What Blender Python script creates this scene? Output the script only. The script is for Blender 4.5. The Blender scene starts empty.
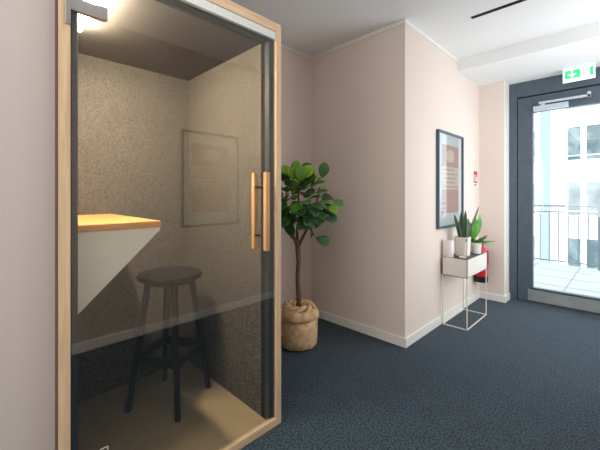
import bpy, bmesh, math, random
from mathutils import Vector, Matrix
random.seed(7)
sc = bpy.context.scene
col = sc.collection

# ------------------------------------------------------------------ camera
cam_d = bpy.data.cameras.new('camera')
cam = bpy.data.objects.new('camera', cam_d); col.objects.link(cam)
cam.location = (0, 0, 1.3)
cam.rotation_euler = (math.radians(90), 0, math.radians(45))
cam_d.sensor_width = 36
cam_d.lens = 36 * 332 / 600
cam_d.shift_y = -31 / 600
cam_d.clip_start = 0.02
sc.camera = cam

# ------------------------------------------------------------------ world, lights, exposure
w = bpy.data.worlds.new('sky'); sc.world = w
w.use_nodes = True
bg = w.node_tree.nodes['Background']
bg.inputs[0].default_value = (0.87, 0.95, 1.0, 1)
bg.inputs[1].default_value = 3.2

def area(name, loc, rot, sx, sy, power, color):
    d = bpy.data.lights.new(name, 'AREA'); d.shape = 'RECTANGLE'
    d.size = sx; d.size_y = sy; d.energy = power; d.color = color
    o = bpy.data.objects.new(name, d); col.objects.link(o)
    o.location = loc; o.rotation_euler = rot
    return o
RAD = math.radians
# ceiling lamp behind the camera; the other area lights are added fill, unseen
area('ceiling_area_light', (-0.6, -1.1, 2.765), (0, 0, 0), 0.9, 2.4, 10, (1.0, 0.94, 0.88))
area('ceiling_area_light', (-.72, .75, 2.765), (0, 0, 0), .45, .8, 7, (1.0, 0.94, 0.88))  # added overhead to brighten the right wall mirrored in the glass
area('rear_fill_light', (-0.55, -2.78, 1.5), (RAD(114), 0, 0), 1.6, 1.8, 44, (1.0, 0.96, 0.92))  # fill added to brighten the ceiling and recess from the rear
area('side_fill_light', (0.345, -.75, 1.6), (0, RAD(90), 0), 1.8, 1.2, 10, (1.0, 0.975, 0.95))  # fill added to lift the near ceiling and recess walls
area('side_fill_light', (0.345, 3.7, 1.5), (0, RAD(90), 0), 2.2, 1.5, 32, (0.92, 0.97, 1.0))  # fill added to brighten the poster wall and nearby carpet

vs = sc.view_settings
vs.view_transform = 'Standard'; vs.look = 'None'; vs.gamma = 1; vs.use_curve_mapping = False
vs.exposure = 0.13

# ------------------------------------------------------------------ materials
def srgb(r, g, b):
    f = lambda c: c / 12.92 if c <= 0.04045 else ((c + 0.055) / 1.055) ** 2.4
    return (f(r / 255), f(g / 255), f(b / 255), 1)

def mat(name, c, rough=0.6, metal=0.0, spec=0.5, noise=None, bump=None, emis=None):
    """noise = (scale, colour2, lo, hi) ; bump = (scale, strength, distance)"""
    m = bpy.data.materials.new(name); m.use_nodes = True
    nt = m.node_tree; b = nt.nodes['Principled BSDF']
    b.inputs['Base Color'].default_value = c
    b.inputs['Roughness'].default_value = rough
    b.inputs['Metallic'].default_value = metal
    b.inputs['Specular IOR Level'].default_value = spec
    tc = nt.nodes.new('ShaderNodeTexCoord')
    if noise:
        n = nt.nodes.new('ShaderNodeTexNoise'); n.inputs['Scale'].default_value = noise[0]
        n.inputs['Detail'].default_value = 3
        nt.links.new(tc.outputs['Object'], n.inputs['Vector'])
        r = nt.nodes.new('ShaderNodeValToRGB')
        r.color_ramp.elements[0].position = noise[2]; r.color_ramp.elements[0].color = c
        r.color_ramp.elements[1].position = noise[3]; r.color_ramp.elements[1].color = noise[1]
        nt.links.new(n.outputs['Fac'], r.inputs['Fac'])
        nt.links.new(r.outputs['Color'], b.inputs['Base Color'])
    if bump:
        n = nt.nodes.new('ShaderNodeTexNoise'); n.inputs['Scale'].default_value = bump[0]
        n.inputs['Detail'].default_value = 4
        nt.links.new(tc.outputs['Object'], n.inputs['Vector'])
        bp = nt.nodes.new('ShaderNodeBump'); bp.inputs['Strength'].default_value = bump[1]
        bp.inputs['Distance'].default_value = bump[2]
        nt.links.new(n.outputs['Fac'], bp.inputs['Height'])
        nt.links.new(bp.outputs['Normal'], b.inputs['Normal'])
    if emis:
        b.inputs['Emission Color'].default_value = emis[0]
        b.inputs['Emission Strength'].default_value = emis[1]
    return m

def wood_mat(name, c1, c2, axis, rough=0.45):
    m = bpy.data.materials.new(name); m.use_nodes = True
    nt = m.node_tree; b = nt.nodes['Principled BSDF']
    b.inputs['Roughness'].default_value = rough
    tc = nt.nodes.new('ShaderNodeTexCoord'); mp = nt.nodes.new('ShaderNodeMapping')
    s = [38, 38, 38]; s[axis] = 2.2
    mp.inputs['Scale'].default_value = s
    nt.links.new(tc.outputs['Object'], mp.inputs['Vector'])
    n = nt.nodes.new('ShaderNodeTexNoise'); n.inputs['Scale'].default_value = 1.6
    n.inputs['Detail'].default_value = 5; n.inputs['Distortion'].default_value = 0.6
    nt.links.new(mp.outputs['Vector'], n.inputs['Vector'])
    r = nt.nodes.new('ShaderNodeValToRGB')
    r.color_ramp.elements[0].position = 0.32; r.color_ramp.elements[0].color = c1
    r.color_ramp.elements[1].position = 0.68; r.color_ramp.elements[1].color = c2
    nt.links.new(n.outputs['Fac'], r.inputs['Fac'])
    nt.links.new(r.outputs['Color'], b.inputs['Base Color'])
    return m

def glass_mat(name, tint, f0=0.04, rough=0.0):
    """clear sheet: straight transmission with a tint, Schlick reflection on each face"""
    m = bpy.data.materials.new(name); m.use_nodes = True
    nt = m.node_tree; nt.nodes.clear(); L = nt.links
    out = nt.nodes.new('ShaderNodeOutputMaterial')
    tr = nt.nodes.new('ShaderNodeBsdfTransparent'); tr.inputs[0].default_value = tint
    gl = nt.nodes.new('ShaderNodeBsdfGlossy'); gl.inputs['Roughness'].default_value = rough
    geo = nt.nodes.new('ShaderNodeNewGeometry')
    dot = nt.nodes.new('ShaderNodeVectorMath'); dot.operation = 'DOT_PRODUCT'
    L.new(geo.outputs['Incoming'], dot.inputs[0]); L.new(geo.outputs['Normal'], dot.inputs[1])
    def mth(op, a, bv=None):
        n = nt.nodes.new('ShaderNodeMath'); n.operation = op
        if isinstance(a, float): n.inputs[0].default_value = a
        else: L.new(a, n.inputs[0])
        if bv is not None:
            if isinstance(bv, float): n.inputs[1].default_value = bv
            else: L.new(bv, n.inputs[1])
        return n.outputs[0]
    ab = mth('ABSOLUTE', dot.outputs['Value'])
    p5 = mth('POWER', mth('SUBTRACT', 1.0, ab), 5.0)
    f = mth('ADD', mth('MULTIPLY', p5, 1.0 - f0), f0)
    mx = nt.nodes.new('ShaderNodeMixShader')
    L.new(f, mx.inputs[0]); L.new(tr.outputs[0], mx.inputs[1]); L.new(gl.outputs[0], mx.inputs[2])
    L.new(mx.outputs[0], out.inputs[0])
    return m

def leaf_mat(name, stops, rough=0.35, trans=0.0):
    m = bpy.data.materials.new(name); m.use_nodes = True
    nt = m.node_tree; b = nt.nodes['Principled BSDF']
    geo = nt.nodes.new('ShaderNodeNewGeometry')
    r = nt.nodes.new('ShaderNodeValToRGB')
    while len(r.color_ramp.elements) < len(stops): r.color_ramp.elements.new(0.5)
    for e, (p, c) in zip(r.color_ramp.elements, stops): e.position = p; e.color = c
    nt.links.new(geo.outputs['Random Per Island'], r.inputs['Fac'])
    nt.links.new(r.outputs['Color'], b.inputs['Base Color'])
    b.inputs['Roughness'].default_value = rough
    return m

M = {}
M['pink'] = mat('pink_wall_paint', srgb(231, 217, 208), 0.9, spec=0.2, bump=(180, 0.06, 0.002))
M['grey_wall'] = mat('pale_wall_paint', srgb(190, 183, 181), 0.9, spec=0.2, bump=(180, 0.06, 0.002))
M['grey_wall2'] = mat('warm_grey_wall_paint', srgb(204, 194, 188), 0.9, spec=0.2)
M['ceiling'] = mat('ceiling_paint', srgb(240, 242, 243), 0.95, spec=0.1, bump=(150, 0.04, 0.002))
M['white'] = mat('white_trim_paint', srgb(238, 235, 229), 0.5)
M['bright_white'] = mat('bright_white_paint', srgb(250, 249, 246), 0.45)
# carpet: speckled navy loops
def carpet():
    m = bpy.data.materials.new('navy_carpet'); m.use_nodes = True
    nt = m.node_tree; b = nt.nodes['Principled BSDF']; L = nt.links
    tc = nt.nodes.new('ShaderNodeTexCoord')
    v = nt.nodes.new('ShaderNodeTexVoronoi'); v.inputs['Scale'].default_value = 130
    n = nt.nodes.new('ShaderNodeTexNoise'); n.inputs['Scale'].default_value = 95; n.inputs['Detail'].default_value = 4
    n2 = nt.nodes.new('ShaderNodeTexNoise'); n2.inputs['Scale'].default_value = 9
    for x in (v, n, n2): L.new(tc.outputs['Object'], x.inputs['Vector'])
    r = nt.nodes.new('ShaderNodeValToRGB')
    r.color_ramp.elements[0].position = 0.36; r.color_ramp.elements[0].color = srgb(22, 36, 46)
    r.color_ramp.elements[1].position = 0.66; r.color_ramp.elements[1].color = srgb(78, 98, 114)
    L.new(n.outputs['Fac'], r.inputs['Fac'])
    mx = nt.nodes.new('ShaderNodeMixRGB'); mx.blend_type = 'MULTIPLY'; mx.inputs[0].default_value = 0.35
    L.new(r.outputs['Color'], mx.inputs[1]); L.new(n2.outputs['Fac'], mx.inputs[2])
    L.new(mx.outputs['Color'], b.inputs['Base Color'])
    b.inputs['Roughness'].default_value = 0.95; b.inputs['Specular IOR Level'].default_value = 0.1
    bp = nt.nodes.new('ShaderNodeBump'); bp.inputs['Strength'].default_value = 0.5; bp.inputs['Distance'].default_value = 0.004
    L.new(v.outputs['Distance'], bp.inputs['Height']); L.new(bp.outputs['Normal'], b.inputs['Normal'])
    return m
M['carpet'] = carpet()
M['carpet'].node_tree.nodes['Principled BSDF'].inputs['Sheen Weight'].default_value = 0.12
M['felt'] = mat('grey_beige_felt', srgb(52, 49, 45), 0.95, spec=0.05, noise=(125, srgb(106, 101, 93), 0.33, 0.70), bump=(160, 0.12, 0.002))
M['felt_ceiling'] = mat('grey_felt', srgb(54, 52, 49), 0.95, spec=0.05, noise=(125, srgb(104, 101, 97), 0.33, 0.70), bump=(160, 0.12, 0.002))
M['booth_floor'] = mat('booth_floor_laminate', srgb(136, 120, 94), 0.55, noise=(60, srgb(144, 128, 102), 0.3, 0.7))
M['oak_v'] = wood_mat('oak_upright', srgb(194, 167, 134), srgb(216, 191, 158), 2)
M['oak_h'] = wood_mat('oak_rail', srgb(194, 167, 134), srgb(216, 191, 158), 1)
M['oak_desk'] = wood_mat('oak_worktop', srgb(192, 128, 66), srgb(222, 162, 92), 1, 0.4)
M['oak_handle'] = wood_mat('oak_handle', srgb(172, 130, 84), srgb(198, 158, 110), 2)
M['shade_brown'] = mat('brown_side_shade', srgb(92, 72, 54), 0.8)  # shade of the booth's side face, put into a dark colour
M['dark_jamb'] = mat('dark_jamb_paint', srgb(44, 52, 58), 0.35)
M['alu'] = mat('brushed_aluminium', srgb(214, 222, 220), 0.5, 0.1, noise=(90, srgb(200, 208, 208), 0.3, 0.7))
M['steel'] = mat('steel', srgb(170, 172, 172), 0.3, 0.9)
M['black_metal'] = mat('black_plastic', srgb(22, 22, 24), 0.45)
M['booth_glass'] = glass_mat('booth_glass', (0.885, 0.90, 0.895, 1), 0.10)
M['clear_glass'] = glass_mat('clear_glass', (0.97, 0.985, 0.985, 1))
M['picture_glass'] = glass_mat('picture_glass', (0.95, 0.97, 0.98, 1), 0.07)
M['desk_white'] = mat('white_laminate', srgb(228, 224, 214), 0.5)
M['stool'] = mat('black_stained_wood', srgb(12, 12, 12), 0.6, spec=0.2, noise=(30, srgb(20, 18, 17), 0.3, 0.7))
M['led'] = mat('warm_led', (1, 1, 1, 1), emis=((1.0, 0.81, 0.60, 1), 760.0))
M['door_grey'] = mat('grey_metal_frame', srgb(76, 88, 100), 0.42, 0.2, noise=(14, srgb(84, 96, 108), 0.3, 0.7))
M['door_gap'] = mat('dark_door_seal', srgb(28, 32, 38), 0.7)
M['kick'] = mat('dull_steel_plate', srgb(172, 180, 180), 0.4, 0.5, noise=(6, srgb(150, 160, 160), 0.3, 0.7))
M['closer'] = mat('silver_closer', srgb(196, 206, 216), 0.4, 0.4)
M['slate_frame'] = mat('slate_blue_picture_frame', srgb(66, 86, 102), 0.35)
M['oak_frame'] = mat('dark_picture_frame', srgb(64, 56, 48), 0.5)
M['paper'] = mat('poster_paper', srgb(226, 224, 220), 0.8)
M['salmon'] = mat('salmon_print', srgb(204, 158, 142), 0.8, noise=(60, srgb(212, 172, 158), 0.3, 0.7))
M['cream'] = mat('cream_print', srgb(228, 204, 182), 0.8)
M['line_print'] = mat('brown_line_print', srgb(150, 120, 108), 0.8)
M['pot_white'] = mat('white_ceramic', srgb(232, 228, 222), 0.45)
M['pot_rib'] = mat('off_white_pot', srgb(226, 220, 210), 0.7, bump=(60, 0.2, 0.003))
M['planter'] = mat('light_grey_powder_coat', srgb(224, 220, 210), 0.5)
M['tray'] = mat('dark_slate_tray', srgb(56, 54, 60), 0.6, noise=(90, srgb(120, 116, 118), 0.45, 0.8))
M['soil'] = mat('soil', srgb(48, 36, 28), 0.95, bump=(80, 0.8, 0.01))
M['bark'] = mat('brown_bark', srgb(88, 66, 52), 0.9, noise=(60, srgb(134, 108, 88), 0.35, 0.7), bump=(70, 0.6, 0.006))
def burlap():
    m = mat('burlap', srgb(204, 168, 126), 0.95, spec=0.05, noise=(26, srgb(238, 208, 168), 0.3, 0.72), bump=(130, 0.5, 0.005))
    return m
M['burlap'] = burlap()
M['pot_dark'] = mat('dark_planter_base', srgb(40, 42, 50), 0.6)
M['fig_leaf'] = leaf_mat('fig_leaves', [(0.0, srgb(34, 74, 38)), (0.5, srgb(58, 110, 50)), (0.85, srgb(90, 142, 58)), (1.0, srgb(130, 176, 60))])
M['young_leaf'] = leaf_mat('young_fig_leaves', [(0.0, srgb(96, 150, 38)), (1.0, srgb(136, 184, 52))])
M['snake_leaf'] = leaf_mat('snake_plant_leaves', [(0.0, srgb(58, 82, 62)), (0.6, srgb(86, 112, 84)), (1.0, srgb(116, 138, 104))])
M['bright_leaf'] = leaf_mat('bright_leaves', [(0.0, srgb(64, 142, 30)), (1.0, srgb(104, 176, 58))])
M['mid_leaf'] = leaf_mat('mid_green_leaves', [(0.0, srgb(40, 92, 34)), (1.0, srgb(96, 142, 66))])
M['red'] = mat('red_enamel', srgb(214, 26, 52), 0.35)
M['red_sign'] = mat('red_sign_face', srgb(196, 40, 52), 0.5)
M['white_sign'] = mat('white_sign_face', srgb(240, 238, 236), 0.5)
M['grey_print'] = mat('grey_sign_print', srgb(130, 124, 118), 0.6)
M['exit_white'] = mat('lit_white_panel', (0.9, 0.95, 0.93, 1), 0.4, emis=((0.92, 1.0, 0.96, 1), 0.45))
M['exit_green'] = mat('lit_green_panel', srgb(30, 200, 120), 0.4, emis=((0.05, 0.62, 0.25, 1), 0.5))
M['exit_man'] = mat('lit_figure_print', srgb(226, 180, 176), 0.4, emis=((0.8, 0.5, 0.48, 1), 0.45))
M['facade'] = mat('white_render', srgb(206, 209, 211), 0.9, noise=(0.8, srgb(198, 202, 205), 0.3, 0.7))
M['facade_dark'] = mat('grey_blue_pilaster', srgb(140, 152, 156), 0.8)
M['pane_out'] = mat('far_window_pane', srgb(74, 92, 98), 0.5, spec=0.3, noise=(1.0, srgb(116, 130, 132), 0.42, 0.58))
M['frame_out'] = mat('far_window_frame', srgb(232, 236, 240), 0.5)
M['deck'] = mat('pale_terrace_tiles', srgb(170, 174, 177), 0.8, noise=(3, srgb(162, 168, 171), 0.3, 0.7))
M['rail'] = mat('galvanised_rail', srgb(108, 116, 122), 0.5, 0.0)
M['decal'] = mat('white_vinyl', srgb(230, 228, 220), 0.6)

# ------------------------------------------------------------------ helpers
def tag(o, label=None, cat=None, group=None, kind=None):
    if label: o['label'] = label
    if cat: o['category'] = cat
    if group: o['group'] = group
    if kind: o['kind'] = kind
    return o

def empty(name, loc, label, cat, group=None, kind=None):
    o = bpy.data.objects.new(name, None); col.objects.link(o)
    o.location = loc; o.empty_display_size = 0.1
    return tag(o, label, cat, group, kind)

class MB:
    def __init__(s): s.bm = bmesh.new()
    def box(s, x0, y0, z0, x1, y1, z1, bev=0.0, seg=2):
        t = bmesh.new()
        bmesh.ops.create_cube(t, size=1)
        for v in t.verts:
            v.co = Vector(((x0 + x1) / 2 + v.co.x * (x1 - x0), (y0 + y1) / 2 + v.co.y * (y1 - y0), (z0 + z1) / 2 + v.co.z * (z1 - z0)))
        if bev: bmesh.ops.bevel(t, geom=t.edges[:], offset=bev, segments=seg, profile=0.5, affect='EDGES')
        return s.merge(t)
    def merge(s, t, mtx=None):
        if mtx: bmesh.ops.transform(t, matrix=mtx, verts=t.verts)
        me = bpy.data.meshes.new('tmp'); t.to_mesh(me); t.free()
        s.bm.from_mesh(me); bpy.data.meshes.remove(me)
        return s
    def tube(s, pts, r, n=10, cap=True):
        pts = [Vector(p) for p in pts]
        rs = r if isinstance(r, (list, tuple)) else [r] * len(pts)
        rings = []; up = None
        for i, p in enumerate(pts):
            d = (pts[min(i + 1, len(pts) - 1)] - pts[max(i - 1, 0)]).normalized()
            if up is None:
                up = d.orthogonal().normalized()
            up = (up - d * up.dot(d)).normalized()
            sd = d.cross(up)
            rings.append([s.bm.verts.new(p + (up * math.cos(2 * math.pi * k / n) + sd * math.sin(2 * math.pi * k / n)) * rs[i]) for k in range(n)])
        for a, b in zip(rings, rings[1:]):
            for k in range(n): s.bm.faces.new((a[k], a[(k + 1) % n], b[(k + 1) % n], b[k]))
        if cap:
            s.bm.faces.new(rings[0][::-1]); s.bm.faces.new(rings[-1])
        return s
    def lathe(s, prof, cx=0, cy=0, n=40, fn=None, cap=True):
        rings = []
        for i, (r, z) in enumerate(prof):
            ring = []
            for k in range(n):
                a = 2 * math.pi * k / n
                rr, zz = (r, z) if fn is None else fn(r, z, a, i)
                ring.append(s.bm.verts.new((cx + rr * math.cos(a), cy + rr * math.sin(a), zz)))
            rings.append(ring)
        for a, b in zip(rings, rings[1:]):
            for k in range(n): s.bm.faces.new((a[k], a[(k + 1) % n], b[(k + 1) % n], b[k]))
        if cap:
            s.bm.faces.new(rings[0][::-1]); s.bm.faces.new(rings[-1])
        return s
    def prism(s, poly, axis, a, b):
        """poly: list of 2D points in the two other axes (in order), extruded along axis from a to b"""
        def P(p, t):
            if axis == 0: return (t, p[0], p[1])
            if axis == 1: return (p[0], t, p[1])
            return (p[0], p[1], t)
        A = [s.bm.verts.new(P(p, a)) for p in poly]; B = [s.bm.verts.new(P(p, b)) for p in poly]
        n = len(poly)
        for k in range(n): s.bm.faces.new((A[k], A[(k + 1) % n], B[(k + 1) % n], B[k]))
        s.bm.faces.new(A[::-1]); s.bm.faces.new(B)
        return s
    def leaf(s, base, direction, length, width, normal, bend=0.3, cup=0.25, shape=None, stem=0.0, nseg=7, twist=0.0):
        d = Vector(direction).normalized(); nrm = Vector(normal)
        nrm = (nrm - d * nrm.dot(d))
        nrm = nrm.normalized() if nrm.length > 1e-4 else d.orthogonal().normalized()
        side = d.cross(nrm)
        shape = shape or (lambda t: math.sin(math.pi * min(1, t ** 0.85)) ** 0.75)
        p = Vector(base); rows = []
        th = 0.0; step = length / nseg
        for i in range(nseg + 1):
            t = i / nseg
            wd = max(0.0006, width * 0.5 * shape(t))
            a = twist * t
            sd = side * math.cos(a) + nrm * math.sin(a)
            nn = nrm * math.cos(th) + d * math.sin(th)
            rows.append([s.bm.verts.new(p + sd * (wd * k) + nn * (abs(k) * wd * cup)) for k in (-1, -0.55, 0, 0.55, 1)])
            dd = d * math.cos(th) - nrm * math.sin(th)
            p = p + dd * step; th += bend / nseg
        for a, b in zip(rows, rows[1:]):
            for k in range(4): s.bm.faces.new((a[k], a[k + 1], b[k + 1], b[k]))
        return s
    def build(s, name, m, parent=None, smooth=False, solid=0.0, label=None, subsurf=0):
        bmesh.ops.recalc_face_normals(s.bm, faces=s.bm.faces) if not solid else None
        me = bpy.data.meshes.new(name); s.bm.to_mesh(me); s.bm.free()
        me.materials.append(m)
        o = bpy.data.objects.new(name, me); col.objects.link(o)
        if smooth:
            for p in me.polygons: p.use_smooth = True
        if parent:
            o.parent = parent
            pw = Vector((0, 0, 0)); q = parent
            while q: pw += q.location; q = q.parent
            me.transform(Matrix.Translation(-pw))
        if solid:
            md = o.modifiers.new('solid', 'SOLIDIFY'); md.thickness = solid; md.offset = 0
        if subsurf:
            md = o.modifiers.new('sub', 'SUBSURF'); md.levels = subsurf; md.render_levels = subsurf
        if label: o['label'] = label
        return o
def smooth_by_angle(o, ang=40):
    for p in o.data.polygons: p.use_smooth = True
    o.data.set_sharp_from_angle(angle=math.radians(ang))
    return o
def struct(name, mb, m, parent=None): return tag(mb.build(name, m, parent), kind='structure')

# ------------------------------------------------------------------ dimensions
H = 2.78               # ceiling
HS = 2.655             # dropped ceiling near the door
XA = -1.36             # corridor wall with the poster
XC = -2.444            # back of the recess
YB = 2.619             # side wall of the recess
YF = 4.54              # wall with the door
YD = 4.75              # door frame plane
XR = 0.36              # wall opposite the booth
Y0 = -3.2
XD, YDE = -1.455, 0.2195  # wall beside the booth

# ------------------------------------------------------------------ setting
struct('floor', MB().box(-2.7, Y0 - .1, -0.12, XR + .1, YD + .06, 0), M['carpet'])
struct('ceiling', MB().box(-2.7, Y0 - .1, H, XR + .1, YF + .6, H + .12), M['ceiling'])
struct('ceiling_bulkhead', MB().box(XA, 3.83, HS, XR, YD + .1, H), M['ceiling'])
struct('wall_recess', MB().box(XC - .15, YDE, 0, XC, YB, H), M['pink'])
struct('wall_corridor', MB().box(XC - .15, YB, 0, XA, YD + .12, H), M['pink'])
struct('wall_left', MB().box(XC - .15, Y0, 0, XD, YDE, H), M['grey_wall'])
struct('wall_right', MB().box(XR, Y0, 0, XR + .12, YD + .12, H), M['grey_wall2'])
struct('wall_rear', MB().box(-2.6, Y0 - .12, 0, XR + .12, Y0, H), M['grey_wall'])
struct('wall_far', MB().box(XA, YF, 0, -1.084, YD + .12, HS), M['pink'])
struct('wall_far_reveal', MB().box(-1.084, YF + .004, 0.0, -1.078, YD, HS), M['white'])

bb = 0.08; bt = 0.014
struct('baseboard_corridor', MB().box(XA, YB - bt, 0, XA + bt, YF, bb, 0.003), M['white'])
struct('baseboard_recess_side', MB().box(XC, YB - bt, 0, XA, YB, bb, 0.003), M['white'])
struct('baseboard_recess_back', MB().box(XC, 1.3, 0, XC + bt, YB - bt, bb, 0.003), M['white'])
struct('baseboard_far', MB().box(XA + bt, YF - bt, 0, -1.078 + bt, YF, bb, 0.003), M['white'])
struct('baseboard_far_reveal', MB().box(-1.078, YF, 0, -1.078 + bt, YD - .01, bb, 0.003), M['white'])
struct('baseboard_right', MB().box(XR - bt, Y0, 0, XR, YD, bb, 0.003), M['bright_white'])
struct('baseboard_left', MB().box(XD, Y0, 0, XD + bt, YDE - .01, bb, 0.003), M['white'])
th = 0.032
struct('trim_1', MB().box(XA, YB - .008, H - th, XA + .008, 3.83, H), M['white'])
struct('trim_2', MB().box(XC, YB - .008, H - th, XA, YB, H), M['white'])
struct('trim_3', MB().box(XC, YDE, H - th, XC + .008, YB - .008, H), M['white'])

for k, (wy, hw, wz, hh) in enumerate(((3.7, .75, 1.5, 1.1), (-.75, .6, 1.6, .9))):  # frames added around the side fill lights; no real windows here
    wf = MB(); q = .05
    wf.box(XR - .04, wy - hw - q, wz - hh - q, XR, wy + hw + q, wz - hh); wf.box(XR - .04, wy - hw - q, wz + hh, XR, wy + hw + q, wz + hh + q)
    wf.box(XR - .04, wy - hw - q, wz - hh, XR, wy - hw, wz + hh); wf.box(XR - .04, wy + hw, wz - hh, XR, wy + hw + q, wz + hh)
    struct('fill_light_frame_%d' % (k + 1), wf, M['white'])

# ---- glazed exit door
D = empty('door_1', (-0.42, YD, 0), 'grey framed glass exit door to the terrace', 'door', kind='structure')
fx0, fx1 = -1.076, 0.30
lx0, lx1 = -0.99, 0.20
ztop = HS
fr = MB()
fr.box(fx0, YD, 0, lx0 - .006, YD + .09, ztop, .004)
fr.box(lx1 + .006, YD, 0, XR, YD + .09, ztop, .004)
fr.box(lx0 - .006, YD, 2.475, lx1 + .006, YD + .09, ztop, .004)
fr.build('door_frame', M['door_grey'], D)
gp = MB()
gp.box(lx0 - .012, YD + .05, 0.0, lx0 + .02, YD + .085, 2.48)
gp.box(lx0 - .01, YD + .05, 2.45, lx1 + .01, YD + .085, 2.48)
gp.build('door_seal', M['door_gap'], D)
gx0, gx1, gz0, gz1 = -0.835, 0.05, 0.185, 2.275
lf = MB()
lf.box(lx0, YD + .008, 0.012, gx0, YD + .07, 2.463, .004)
lf.box(gx1, YD + .008, 0.012, lx1, YD + .07, 2.463, .004)
lf.box(gx0, YD + .008, gz1, gx1, YD + .07, 2.463, .004)
lf.box(gx0, YD + .008, 0.012, gx1, YD + .07, gz0, .004)
leafo = lf.build('door_leaf', M['door_grey'], D)
MB().box(gx0 - .005, YD + .033, gz0 - .005, gx1 + .005, YD + .045, gz1 + .005).build('glass_pane', M['clear_glass'], D)
MB().box(-.885, YD + .001, 0.03, .10, YD + .008, .172, .001).build('kick_plate', M['kick'], D)
MB().box(-.86, YD - .012, gz0 - .016, .08, YD + .012, gz0 - .004, .002).build('weather_bar', M['door_gap'], D)
hd = MB(); hd.tube([(.125, YD - .055, .9), (.125, YD - .055, 1.3)], .014, 12)
for z in (.95, 1.25): hd.tube([(.125, YD - .055, z), (.125, YD + .01, z)], .009, 8)
hd.build('door_handle', M['steel'], D, smooth=True)
dc = MB()
dc.box(-.825, YD - .045, 2.275, -.50, YD + .006, 2.33, .004)
cl = dc.build('door_closer', M['closer'], D)
arm = MB()
arm.box(-.77, YD - .055, 2.345, -.31, YD - .03, 2.372, .003)
arm.box(-.75, YD - .05, 2.325, -.71, YD - .02, 2.35, .002)
arm.box(-.34, YD - .055, 2.345, -.31, YD + .01, 2.40, .002)
arm.build('closer_arm', M['closer'], cl)

# ---- outside
struct('terrace_floor', MB().box(-6, YD + .10, -0.25, 4, 7.85, -0.02), M['deck'])
jm = MB()
for k in range(4): jm.box(-6, 5.35 + k * .62, -0.02, 4, 5.358 + k * .62, -0.017)
for k in range(14): jm.box(-5 + k * .62, YD + .12, -0.02, -4.992 + k * .62, 7.8, -0.017)
struct('terrace_floor_joints', jm, M['rail'])
RL = empty('balcony_railing', (-1, 7.72, -0.02), 'thin grey metal railing along the terrace edge outside the glass door', 'railing')
MB().tube([(-5.5, 7.72, 1.08), (3, 7.72, 1.08)], .016, 10).build('top_rail', M['rail'], RL, smooth=True)
MB().tube([(-5.5, 7.72, 0.97), (3, 7.72, 0.97)], .011, 8).build('mid_rail', M['rail'], RL, smooth=True)
MB().tube([(-5.5, 7.72, 0.06), (3, 7.72, 0.06)], .012, 8).build('bottom_rail', M['rail'], RL, smooth=True)
for k in range(5):
    MB().box(-4.6 + k * 1.4 - .018, 7.70, -.02, -4.6 + k * 1.4 + .018, 7.74, 1.08, .003).build('railing_post', M['rail'], RL)
for k in range(42):
    x = -4.6 + k * .14
    if k % 10 == 0: continue
    MB().tube([(x, 7.72, .06), (x, 7.72, .97)], .008, 6, cap=False).build('baluster', M['rail'], RL, smooth=True)

B = empty('apartment_building', (-2, 24, -9), 'white rendered apartment building with paired windows seen across the courtyard', 'building')
fw = MB(); fw.box(-12, 24, -9, 9, 27, 13); fw.build('facade', M['facade'], B)
MB().box(-3.82, 23.82, -9, -3.38, 24.02, 13).build('pilaster', M['facade_dark'], B)
def far_window(x0, x1, z0, z1):
    f = MB(); t = .11
    f.box(x0 - t, 23.93, z0 - t, x1 + t, 24.01, z0); f.box(x0 - t, 23.93, z1, x1 + t, 24.01, z1 + t)
    f.box(x0 - t, 23.93, z0, x0, 24.01, z1); f.box(x1, 23.93, z0, x1 + t, 24.01, z1)
    f.box(x0 - .1, 23.86, z0 - .1, x1 + .1, 24.0, z0 - t)
    xm = (x0 + x1) / 2; f.box(x0, 23.95, z0 + (z1 - z0) * .12, x1, 24.0, z0 + (z1 - z0) * .12 + .05)
    wf = f.build('window', M['frame_out'], B)
    MB().box(x0, 23.965, z0, x1, 24.0, z1).build('pane', M['pane_out'], wf)
for zt in (-4.15, -1.17, 1.95, 5.05, 8.1):
    zb = zt - 1.85
    for x0, x1 in ((-2.56, -2.0), (-1.76, -1.2), (-.2, .36), (.60, 1.15), (-4.8, -4.1), (-6.2, -5.5)):
        far_window(x0, x1, zb, zt)

# ------------------------------------------------------------------ phone booth
bx1 = -1.41; bx0 = -2.425; by0, by1 = 0.222, 1.26; bz = 2.26
P = empty('phone_booth', (-1.9, .74, 0), 'oak framed phone booth with felt lining and a glass door', 'phone booth')
pw = 0.038
MB().box(bx1 - .09, by0, 0, bx1, by0 + .036, bz, .002).build('frame_post', M['oak_v'], P)
MB().box(bx1 - .09, by1 - pw, 0, bx1, by1, bz, .002).build('frame_post', M['oak_v'], P)
MB().box(bx1 - .09, by0 + .036, bz - .05, bx1, by1 - pw, bz, .002).build('frame_rail', M['oak_h'], P)
MB().box(bx1 - .026, by0 + .036, 0, bx1, by1 - pw, .042, .002).build('frame_rail', M['oak_h'], P)
MB().box(XD + .002, by0 - .003, 0, bx1 - .003, by0 + .0002, bz).build('side_shade_strip', M['shade_brown'], P, label='dark brown strip painting the shade between booth and wall')  # thin strip that paints the shaded booth side next to the wall
ix0, iy0, iy1, iz0, iz1 = -2.385, 0.272, 1.185, 0.03, 2.16
MB().box(bx0, by0, 0, ix0, by1, bz - .02).build('back_panel', M['felt'], P)
MB().box(ix0, iy1, 0, bx1 - .09, by1 - .003, bz - .02).build('side_panel', M['felt'], P)
MB().box(ix0, by0 + .002, 0, bx1 - .09, iy0, bz - .02).build('side_panel', M['felt'], P)
MB().box(ix0, iy0, iz1, bx1 - .09, iy1, bz - .02).build('ceiling_panel', M['felt_ceiling'], P)
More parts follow.
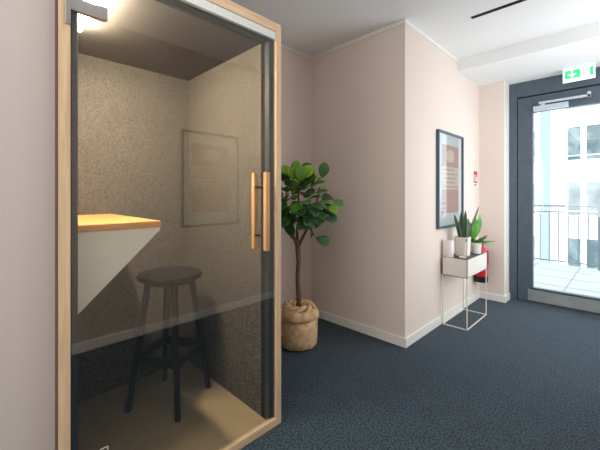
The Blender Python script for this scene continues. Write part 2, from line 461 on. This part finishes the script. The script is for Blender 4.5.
MB().box(ix0, iy0, 0.002, bx1 - .027, iy1, iz0).build('floor_panel', M['booth_floor'], P, label='pale beige laminate floor of the booth')
j = MB().box(bx1 - .06, by0 + .036, .042, bx1 - .022, by0 + .062, bz - .05)
j.build('door_jamb', M['dark_jamb'], P)
MB().box(bx1 - .06, by1 - pw - .034, .042, bx1 - .022, by1 - pw, bz - .05).build('door_jamb', M['dark_jamb'], P)
MB().box(bx1 - .03, by0 + .036, bz - .094, bx1 - .004, by1 - pw, bz - .05, .002).build('top_channel', M['alu'], P, label='pale aluminium channel above the glass')
MB().box(bx1 - .05, by0 + .036, bz - .108, bx1 - .022, by1 - pw, bz - .092).build('channel_seal', M['black_metal'], P)
G = MB().box(bx1 - .018, by0 + .040, .046, bx1 - .008, by1 - pw - .004, bz - .092).build('glass_door', M['booth_glass'], P)
hy = 1.118
for hx in (bx1 + .042, bx1 - .062):
    MB().box(hx - .0125, hy - .0125, 1.0, hx + .0125, hy + .0125, 1.415, .002).build('handle', M['oak_handle'], G, label='vertical oak bar handle')
for z in (1.338, 1.075): MB().tube([(bx1 - .055, hy, z), (bx1 + .035, hy, z)], .007, 10).build('handle_pin', M['black_metal'], G, smooth=True)
hp = MB()
hp.box(bx1 - .026, by0 + .034, 1.958, bx1 - .002, by0 + .155, 2.008, .003)
hp.box(bx1 - .004, by0 + .018, 1.90, bx1 + .008, by0 + .036, 2.03, .003)
hp.build('glass_hinge', M['steel'], G)
dl = MB()
for (a0, a1, c0, c1) in ((.362, .392, .352, .355), (.362, .392, .336, .339), (.362, .365, .336, .355), (.389, .392, .336, .355)):
    dl.box(bx1 - .008, a0 - .012, c0 - .018, bx1 - .0072, a1 - .012, c1 - .018)
dl.build('sticker', M['decal'], G)
# lamp, sensor
lp = MB().box(-2.0, .355, iz1 - .012, -1.502, .415, iz1 + .002, .003).build('ceiling_lamp', M['alu'], P)
MB().box(-1.99, .362, iz1 - .034, -1.51, .408, iz1 - .011, .004).build('lamp_diffuser', M['led'], lp)
sn = MB().box(-1.965, .83, iz1 - .008, -1.915, .862, iz1 + .002, .003).build('sensor', M['black_metal'], P)
# desk
dx1 = -1.60; dy1 = .656; dz = 1.172
MB().box(ix0, iy0, dz - .03, dx1, dy1, dz, .0025).build('desk_top', M['oak_desk'], P)
MB().prism([(iy0, dz - .03), (dy1 - .004, dz - .03), (dy1 - .004, dz - .045), (iy0, .762)], 0, ix0, dx1 - .004).build('desk_bracket', M['desk_white'], P, label='white triangular bracket under the desk top')

# ------------------------------------------------------------------ bar stool
S = Vector((-2.026, .889, iz0))
T = empty('bar_stool', S, 'black wooden bar stool with a round seat inside the glass booth', 'stool')
st = MB().lathe([(.0, .752), (.165, .752), (.186, .758), (.190, .770), (.186, .781), (.17, .785), (.0, .782)], S.x, S.y, 48,
                fn=lambda r, z, a, i: (r, z + iz0), cap=False)
smooth_by_angle(st.build('seat', M['stool'], T))
hub = MB().lathe([(.0, .725), (.13, .725), (.135, .752), (.0, .752)], S.x, S.y, 32, fn=lambda r, z, a, i: (r, z + iz0), cap=False)
smooth_by_angle(hub.build('seat_support', M['stool'], T))
a0 = math.atan2(-.06, .234)
tops = []; feet = []
for k in range(4):
    a = a0 + k * math.pi / 2
    c, s_ = math.cos(a), math.sin(a)
    feet.append(Vector((S.x + .235 * c, S.y + .235 * s_, iz0)))
    tops.append(Vector((S.x + .125 * c, S.y + .125 * s_, iz0 + .745)))
def lerp(k, z):
    t = (z - iz0) / .745
    return feet[k].lerp(tops[k], t)
for k in range(4):
    smooth_by_angle(MB().tube([feet[k], lerp(k, .4), tops[k]], [.0165, .0185, .0195], 14).build('leg', M['stool'], T))
for k in range(4):
    z0 = .325
    A, Bq = lerp(k, z0), lerp((k + 1) % 4, z0)
    d = (Bq - A).normalized(); n = Vector((-d.y, d.x, 0)) * .011
    m_ = MB()
    vs_ = [m_.bm.verts.new(p + o + Vector((0, 0, h))) for h in (-.024, .024) for p, o in ((A, n), (Bq, n), (Bq, -n), (A, -n))]
    for q in ((0, 1, 2, 3), (7, 6, 5, 4), (0, 4, 5, 1), (1, 5, 6, 2), (2, 6, 7, 3), (3, 7, 4, 0)):
        m_.bm.faces.new([vs_[i] for i in q])
    m_.build('footrest', M['stool'], T)

# ------------------------------------------------------------------ potted fig tree
tx, ty = -2.03, 2.01
F = empty('potted_fig_tree', (tx, ty, 0), 'small fig tree with round green leaves in a burlap wrapped pot', 'potted tree')
R = Vector((1, 1, 0)).normalized(); FW = Vector((-1, 1, 0)).normalized(); UP = Vector((0, 0, 1))
MB().lathe([(.0, .0), (.135, .0), (.142, .05), (.15, .30), (.145, .30), (.14, .27), (.0, .27)], tx, ty, 32, cap=False).build('pot', M['pot_dark'], F)
def wr(r, z, a, i):
    k = .0022 * math.sin(9 * a + 40 * z) + .0018 * math.sin(23 * a + i * 2.3) + .005 * math.sin(3 * a - i * .9)
    zz = z + (.008 * math.sin(5 * a + 1) + .006 * math.sin(11 * a)) * max(0, (z - .2) / .15)
    return r + k * (1 if r > .05 else .3), zz
prof = [(.138, .012), (.150, .022), (.159, .07), (.166, .12), (.168, .17), (.166, .21), (.160, .240), (.158, .248), (.172, .252), (.178, .268), (.176, .292), (.168, .312),
        (.155, .326), (.140, .330), (.118, .324), (.098, .332), (.085, .340), (.066, .330), (.05, .312), (.036, .300), (.026, .296)]
smooth_by_angle(MB().lathe(prof, tx, ty, 96, fn=wr, cap=False).build('burlap_wrap', M['burlap'], F), 60)
fold = MB()
for k in range(9):
    a = k * 2 * math.pi / 9 + .3
    pts = []
    for i in range(9):
        t = i / 8; aa = a + t * 1.5; rr = .155 - .105 * t
        pts.append((tx + rr * math.cos(aa), ty + rr * math.sin(aa), .322 + .03 * math.sin(math.pi * t) * (0.6 + .5 * ((k * 37) % 5) / 5)))
    fold.tube(pts, [.004, .013, .018, .021, .021, .019, .016, .012, .004], 8)
fold.build('burlap_fold', M['burlap'], F, smooth=True)
def tp(r, fwd, z): return Vector((tx, ty, z)) + R * r + FW * fwd
tk = MB()
fork = tp(-.005, 0, .84)
tk.tube([tp(0, 0, .27), tp(.004, .003, .42), tp(-.006, -.004, .58), tp(.003, 0, .72), fork, tp(-.012, 0, .90)], [.023, .021, .0195, .0195, .022, .016], 12)
br = [
    [fork, tp(-.04, -.01, .93), tp(-.085, -.03, 1.03), tp(-.11, -.05, 1.17), tp(-.10, -.04, 1.33)],
    [tp(-.01, 0, .87), tp(-.012, .04, .98), tp(.01, .06, 1.10), tp(0, .05, 1.28), tp(.02, .03, 1.44)],
    [fork, tp(.04, .0, .93), tp(.09, .02, 1.03), tp(.13, .01, 1.14), tp(.17, -.01, 1.28), tp(.18, -.02, 1.36)],
    [tp(-.03, -.01, .91), tp(-.10, .02, .98), tp(-.17, .06, 1.10), tp(-.2, .08, 1.2)],
    [tp(.09, .02, 1.03), tp(.07, -.08, 1.12), tp(.08, -.13, 1.22)],
]
for b in br: tk.tube(b, [.015 - .009 * i / (len(b) - 1) for i in range(len(b))], 9)
tk.build('trunk', M['bark'], F, smooth=True)
fl = MB(); rnd = random.Random(5)
figshape = lambda t: (math.sin(math.pi * min(1.0, (t * .97 + .02)) ** 1.25)) ** 0.62
def figleaf(p, d, L, W, nrm, bend): fl.leaf(p, d, L, W, nrm, bend=bend, cup=.22, shape=figshape, nseg=8)
count = 0
cen = tp(-.01, 0, 1.24)
while count < 135:
    u = Vector((rnd.uniform(-1, 1), rnd.uniform(-1, 1), rnd.uniform(-1, 1)))
    if u.length > 1 or u.length < .45: continue
    p = cen + R * u.x * .235 + FW * u.y * .21 + UP * u.z * .20
    out = (R * u.x + FW * u.y + UP * (u.z * .9 + .1)).normalized()
    d = (out + Vector((rnd.uniform(-.6, .6), rnd.uniform(-.6, .6), rnd.uniform(-.7, .35)))).normalized()
    nrm = UP * .8 + out * .9 + Vector((rnd.uniform(-.5, .5),) * 3)
    L = rnd.uniform(.10, .155); figleaf(p, d, L, L * rnd.uniform(.68, .82), nrm, rnd.uniform(.2, .9)); count += 1
for (r, fwd, z, dr, dz_, L) in ((.15, -.05, .925, 1, -.25, .13), (.30, 0, 1.24, 1, -.3, .10), (.20, -.05, 1.44, .2, .9, .13), (-.04, -.05, 1.47, .3, .9, .12), (.02, -.06, 1.46, .5, .6, .13), (.20, -.1, 1.12, 1, -.2, .13)):
    figleaf(tp(r, fwd, z), R * dr + UP * dz_ - FW * .3, L, L * .72, UP * .6 - FW + R * .2, .4)
fl.tube([tp(.09, .02, 1.03), tp(.12, -.03, .97), tp(.15, -.05, .925)], .003, 6)
fl.build('foliage', M['fig_leaf'], F, smooth=True, solid=.0012)
yl = MB()
for (r, fwd, z, dr, dz_, L) in ((-.02, -.10, 1.42, -.4, .8, .12), (.03, -.12, 1.43, .5, .7, .13), (.01, -.12, 1.40, .1, .9, .14), (.06, -.08, 1.46, .8, .5, .10), (.24, -.10, 1.20, .9, -.4, .10), (-.06, -.08, 1.46, -.7, .6, .11)):
    yl.leaf(tp(r, fwd, z), R * dr + UP * dz_ - FW * .35, L, L * .78, UP * .5 - FW + R * .1, bend=.5, cup=.22, shape=figshape, nseg=8)
yl.build('young_leaves', M['young_leaf'], F, smooth=True, solid=.0012, label='bright lime green young leaves')

# ------------------------------------------------------------------ posters
def poster(name, label, xw, sgn, y0, y1, z0, z1, fm, wide=.022):
    """framed print on a wall plane x = xw, facing sgn*x"""
    def bxx(mb, a, b, *r):
        x0, x1 = sorted((xw + sgn * a, xw + sgn * b)); return mb.box(x0, r[0], r[1], x1, r[2], r[3], r[4] if len(r) > 4 else 0)
    E = empty(name, (xw, (y0 + y1) / 2, z0), label, 'picture', 'framed posters')
    fr = MB(); t = wide
    bxx(fr, .001, .03, y0, z0, y1, z0 + t, .002); bxx(fr, .001, .03, y0, z1 - t, y1, z1, .002)
    bxx(fr, .001, .03, y0, z0 + t, y0 + t, z1 - t, .002); bxx(fr, .001, .03, y1 - t, z0 + t, y1, z1 - t, .002)
    fr.build('frame', fm, E)
    bxx(MB(), .002, .010, y0 + t, z0 + t, y1 - t, z1 - t).build('paper', M['paper'], E)
    W, Hh = y1 - y0, z1 - z0
    for c0, c1 in ((.15, .40), (.64, .87)):
        bxx(MB(), .010, .0106, y0 + .17 * W, z0 + c0 * Hh, y1 - .17 * W, z0 + c1 * Hh).build('print_block', M['salmon'], E)
    pc = MB(); bxx(pc, .010, .0105, y0 + .17 * W, z0 + .40 * Hh, y1 - .17 * W, z0 + .64 * Hh)
    cy, cz = (y0 + y1) / 2, z0 + .755 * Hh
    oc = [(cy + .17 * W * math.cos(math.pi / 8 + k * math.pi / 4), cz + .075 * Hh * math.sin(math.pi / 8 + k * math.pi / 4)) for k in range(8)]
    x0, x1 = sorted((xw + sgn * .0106, xw + sgn * .011)); pc.prism(oc, 0, x0, x1)
    pc.build('print_panel', M['cream'], E)
    ln = MB()
    for k in range(5):
        bxx(ln, .0106, .0110, y0 + (.24 + .08 * (k % 2)) * W, z0 + (.425 + .045 * k) * Hh, y1 - (.22 + .06 * ((k * 2) % 3)) * W, z0 + (.432 + .045 * k) * Hh)
    ln.build('print_line', M['line_print'], E)
    bxx(MB(), .018, .021, y0 + t - .003, z0 + t - .003, y1 - t + .003, z1 - t + .003).build('glazing', M['picture_glass'], E)
poster('framed_poster', 'tall poster in a slate blue frame hanging above the metal planter', XA, 1, 3.247, 3.925, .955, 1.935, M['slate_frame'])
poster('framed_poster', 'framed salmon and cream poster seen mirrored in the glass of the booth', XR, -1, 1.51, 2.18, .96, 1.95, M['oak_frame'])

# ------------------------------------------------------------------ planter on legs
px0, px1, py0, py1 = -1.343, -1.105, 3.352, 3.945; pzt = .67; pzb = .495
PL = empty('planter_stand', (-1.22, 3.65, 0), 'light grey metal planter box on thin wire legs below the poster', 'planter')
bx = MB(); t = .006
bx.box(px0, py0, pzb, px1, py1, pzb + t); bx.box(px0, py0, pzb, px0 + t, py1, pzt); bx.box(px1 - t, py0, pzb, px1, py1, pzt)
bx.box(px0, py0, pzb, px1, py0 + t, pzt); bx.box(px0, py1 - t, pzb, px1, py1, pzt)
bx.build('box', M['planter'], PL)
MB().box(px0 + t, py0 + t, pzt - .03, px1 - t, py1 - t, pzt - .001).build('tray', M['tray'], PL, label='dark speckled tray top')
q = .0045
for x in (px0 + q, px1 - q):
    for y in (py0 + q, py1 - q):
        MB().box(x - q, y - q, 0, x + q, y + q, pzb + .002).build('leg', M['planter'], PL)
rg = MB()
rg.box(px0, py0, .0, px0 + 2 * q, py1, 2 * q); rg.box(px1 - 2 * q, py0, 0, px1, py1, 2 * q)
rg.box(px0, py0, 0, px1, py0 + 2 * q, 2 * q); rg.box(px0, py1 - 2 * q, 0, px1, py1, 2 * q)
rg.build('base_frame', M['planter'], PL)
zt = pzt + .0005

V = empty('vase', (-1.292, 3.40, zt), 'tall plain white vase at the near end of the planter, against the wall', 'vase')
smooth_by_angle(MB().lathe([(.0, zt), (.036, zt), (.040, zt + .006), (.043, zt + .09), (.041, zt + .17), (.036, zt + .172), (.038, zt + .09), (.034, zt + .012), (.0, zt + .012)], -1.292, 3.40, 28, cap=False).build('vase_body', M['pot_white'], V))
CD = empty('white_dish', (-1.175, 3.435, zt), 'small flat white dish in front of the snake plant pot', 'dish')
smooth_by_angle(MB().lathe([(.0, zt), (.024, zt), (.036, zt + .012), (.034, zt + .013), (.022, zt + .004), (.0, zt + .004)], -1.175, 3.435, 24, cap=False).build('dish_body', M['pot_white'], CD))

# snake plant
sx, sy = -1.235, 3.605
SP = empty('potted_snake_plant', (sx, sy, zt), 'snake plant with upright striped leaves in a square white pot', 'potted plant')
sp = MB(); a = .066
t_ = bmesh.new(); bmesh.ops.create_cube(t_, size=1)
for v in t_.verts:
    k = a if v.co.z > 0 else a * .9
    v.co = Vector((math.copysign(k, v.co.x), math.copysign(k, v.co.y), zt + .19 if v.co.z > 0 else zt))
topf = [f_ for f_ in t_.faces if all(v.co.z > zt + .1 for v in f_.verts)]
bmesh.ops.bevel(t_, geom=[e for e in t_.edges if abs(e.verts[0].co.z - e.verts[1].co.z) > .1], offset=.018, segments=4, affect='EDGES')
topf = [f_ for f_ in t_.faces if all(v.co.z > zt + .18 for v in f_.verts)]
r_ = bmesh.ops.inset_region(t_, faces=topf, thickness=.006)
topf = [f_ for f_ in t_.faces if f_.normal.z > .9 and f_.calc_area() > .008]
r_ = bmesh.ops.extrude_face_region(t_, geom=topf)
for v in [g for g in r_['geom'] if isinstance(g, bmesh.types.BMVert)]: v.co.z -= .02
bmesh.ops.delete(t_, geom=topf, context='FACES')
sp.merge(t_, Matrix.Translation((sx, sy, 0)))
smooth_by_angle(sp.build('pot', M['pot_rib'], SP), 35)
MB().box(sx - .055, sy - .055, zt + .15, sx + .055, sy + .055, zt + .172).build('soil', M['soil'], SP)
sl = MB(); rnd = random.Random(3)
blade = lambda t: (.72 + .5 * t) * (1 - t ** 3.2) ** .8 if t < .999 else 0.02
def sleaf(dr, df, L, W, ox=0, of=0, bend=.05, tw=.5):
    b = Vector((sx, sy, zt + .165)) + R * ox + FW * of
    sl.leaf(b, R * dr + FW * df + UP, L, W, -FW + R * rnd.uniform(-.6, .6), bend=bend, cup=.35, shape=blade, nseg=9, twist=tw)
for args in ((-.42, -.34, .30, .042, -.025, -.015), (-.30, -.16, .24, .040, -.025, -.01), (-.12, -.1, .29, .040, -.01, -.03), (.12, .1, .30, .042, .01, .0), (.05, -.15, .22, .04, .02, -.04),
             (.42, .05, .37, .030, .035, .0), (.2, .2, .22, .04, .03, .03), (-.12, .02, .2, .036, -.01, .0), (-.3, -.3, .2, .036, -.025, -.025), (.28, -.15, .19, .036, .03, -.02), (-.02, .05, .25, .038, 0, .02)):
    sleaf(*args, bend=rnd.uniform(-.05, .15), tw=rnd.uniform(-.7, .7))
sl.build('foliage', M['snake_leaf'], SP, smooth=True, solid=.002)

def round_pot(name, label, x, y, r, h):
    E = empty(name, (x, y, zt), label, 'potted plant')
    smooth_by_angle(MB().lathe([(.0, zt), (r * .8, zt), (r * .84, zt + .006), (r, zt + h), (r * .92, zt + h), (r * .88, zt + h - .02), (.0, zt + h - .02)], x, y, 32, cap=False).build('pot', M['pot_white'], E))
    MB().lathe([(.0, zt + h - .02), (r * .88, zt + h - .018), (.0, zt + h - .012)], x, y, 20, cap=False).build('soil', M['soil'], E)
    return E
qx, qy = -1.172, 3.825
Q = round_pot('potted_spreading_plant', 'low plant with narrow green leaves spreading sideways from a small round white pot', qx, qy, .052, .115)
ql = MB(); rnd = random.Random(11)
for k in range(34):
    a = rnd.uniform(0, 2 * math.pi); el = rnd.uniform(.15, 1.2)
    d = R * math.cos(a) * math.cos(el) + FW * math.sin(a) * math.cos(el) + UP * math.sin(el)
    ql.leaf(Vector((qx, qy, zt + .10)) + R * .02 * math.cos(a), d, rnd.uniform(.06, .10), .024, UP + d * .2, bend=rnd.uniform(.4, 1.1), cup=.3)
for dr, dz_, L in ((1, .35, .17), (1, .12, .16), (.9, .6, .16), (1, -.05, .13), (.8, .9, .14), (.6, .5, .13)):
    ql.leaf(Vector((qx, qy, zt + .105)) + R * .02, R * dr + UP * dz_ - FW * rnd.uniform(-.3, .4), L, .026, UP - FW * .5, bend=.5, cup=.3)
ql.build('foliage', M['mid_leaf'], Q, smooth=True, solid=.001)
gx, gy = -1.272, 3.88
GQ = round_pot('potted_lily', 'bright green plant with broad upright leaves behind the other pots', gx, gy, .045, .10)
gl = MB(); rnd = random.Random(2)
for dr, df, L, W in ((.25, -.2, .24, .062), (.12, -.25, .20, .064), (.42, -.1, .30, .05), (.38, -.2, .25, .055), (.0, -.1, .2, .06), (-.1, .1, .24, .055), (.3, .15, .27, .06), (.18, -.05, .17, .06), (.5, -.2, .22, .05)):
    b = Vector((gx, gy, zt + .085))
    gl.leaf(b + R * .015, R * (dr + .1) + FW * df + UP, L * 1.22, W * 1.15, -FW + R * rnd.uniform(-.4, .6) + UP * .3, bend=rnd.uniform(.2, .7), cup=.2,
            shape=lambda t: math.sin(math.pi * t ** 1.3) ** .9 + .07)
gl.build('foliage', M['bright_leaf'], GQ, smooth=True, solid=.001)

# ------------------------------------------------------------------ fire extinguisher and its sign
ex, ey = -1.282, 4.36
E = empty('fire_extinguisher', (ex, ey, .25), 'red fire extinguisher with black foot mounted in the corner behind the planter', 'fire extinguisher')
smooth_by_angle(MB().lathe([(.0, .30), (.064, .30), (.068, .315), (.068, .585), (.060, .625), (.045, .652), (.028, .662), (.028, .69), (.0, .69)], ex, ey, 36, cap=False).build('cylinder', M['red'], E), 50)
smooth_by_angle(MB().lathe([(.0, .25), (.070, .25), (.073, .255), (.073, .318), (.068, .322), (.0, .322)], ex, ey, 36, cap=False).build('foot', M['black_metal'], E))
vv = MB(); vv.tube([(ex, ey, .685), (ex, ey, .73)], .022, 12); vv.box(ex - .01, ey - .08, .725, ex + .01, ey + .02, .735); vv.box(ex - .01, ey - .09, .745, ex + .01, ey + .02, .755); vv.box(ex - .009, ey, .72, ex + .009, ey + .02, .755)
vv.build('valve', M['black_metal'], E)
MB().tube([(ex, ey - .02, .705), (ex + .01, ey - .08, .70), (ex + .01, ey - .09, .64), (ex, ey - .085, .50), (ex, ey - .08, .40)], .008, 8).build('hose', M['black_metal'], E, smooth=True)
MB().box(ex - .03, ey + .06, .42, ex + .03, YF, .60, .003).build('wall_bracket', M['black_metal'], E)

wy0, wy1, wz0, wz1 = 4.33, 4.47, 1.385, 1.585
FS = empty('fire_extinguisher_sign', (XA, 4.40, wz0), 'small red and white fire extinguisher sign on the wall beside the corner', 'sign')
MB().box(XA + .001, wy0, wz0, XA + .004, wy1, wz1).build('sign_plate', M['white_sign'], FS)
MB().box(XA + .004, wy0 + .006, wz0 + .05, XA + .0046, wy1 - .006, wz1 - .006).build('red_field', M['red_sign'], FS)
pg = MB()
pg.box(XA + .0046, wy0 + .03, wz0 + .07, XA + .0052, wy0 + .062, wz0 + .145); pg.box(XA + .0046, wy0 + .04, wz0 + .145, XA + .0052, wy0 + .052, wz0 + .16)
pg.prism([(wy0 + .085, wz0 + .07), (wy0 + .118, wz0 + .07), (wy0 + .122, wz0 + .10), (wy0 + .105, wz0 + .155), (wy0 + .095, wz0 + .12), (wy0 + .082, wz0 + .10)], 0, XA + .0046, XA + .0052)
pg.build('pictogram', M['white_sign'], FS)
MB().box(XA + .004, wy0 + .03, wz0 + .015, XA + .0046, wy1 - .03, wz0 + .036).build('caption_band', M['grey_print'], FS)

# ------------------------------------------------------------------ exit sign
EX = empty('exit_sign', (-.405, 4.58, HS), 'lit green and white emergency exit sign hanging above the glass door', 'exit sign')
e0, e1, ez0, ez1 = -.533, -.268, 2.505, 2.652
MB().box(e0, 4.575, ez0, e1, 4.60, ez1, .003).build('sign_body', M['exit_white'], EX)
W, Hh = e1 - e0, ez1 - ez0
def gb(mb, a, b, c, d, y=4.575, t=.0015): mb.box(e0 + a * W, y - t, ez0 + c * Hh, e0 + b * W, y, ez0 + d * Hh)
for a_, b_ in ((.07, .55), (.84, .95)):
    g = MB(); gb(g, a_, b_, .24, .82); g.build('green_field', M['exit_green'], EX)
ar = MB()
pt = lambda a, c: (e0 + a * W, ez0 + c * Hh)
ar.prism([pt(.27, .76), pt(.33, .76), pt(.33, .50), pt(.41, .58), pt(.45, .54), pt(.30, .30), pt(.15, .54), pt(.19, .58), pt(.27, .50)], 1, 4.5722, 4.5735)
ar.build('arrow', M['exit_white'], EX)
mn = MB()
mn.prism([pt(.66, .60), pt(.74, .62), pt(.78, .50), pt(.75, .48), pt(.72, .54), pt(.71, .44), pt(.77, .36), pt(.74, .24), pt(.71, .25), pt(.73, .34), pt(.66, .41), pt(.60, .28), pt(.57, .30), pt(.63, .46), pt(.64, .54), pt(.59, .50), pt(.58, .53)], 1, 4.5735, 4.5748)
mn.prism([(e0 + .71 * W + .010 * math.cos(k * math.pi / 6), ez0 + .70 * Hh + .010 * math.sin(k * math.pi / 6)) for k in range(12)], 1, 4.5735, 4.5748)
mn.build('running_figure', M['exit_man'], EX)

# ------------------------------------------------------------------ ceiling slot
SL = empty('ceiling_slot', (-.4, 2.99, H), 'long black linear slot set in the white ceiling', 'air vent')
MB().box(-.953, 2.972, H - .006, .25, 3.006, H, .001).build('slot_frame', M['black_metal'], SL)
for dy in (2.979, 2.997):
    MB().box(-.948, dy, H - .009, .245, dy + .003, H - .006).build('slot_fin', M['black_metal'], SL)
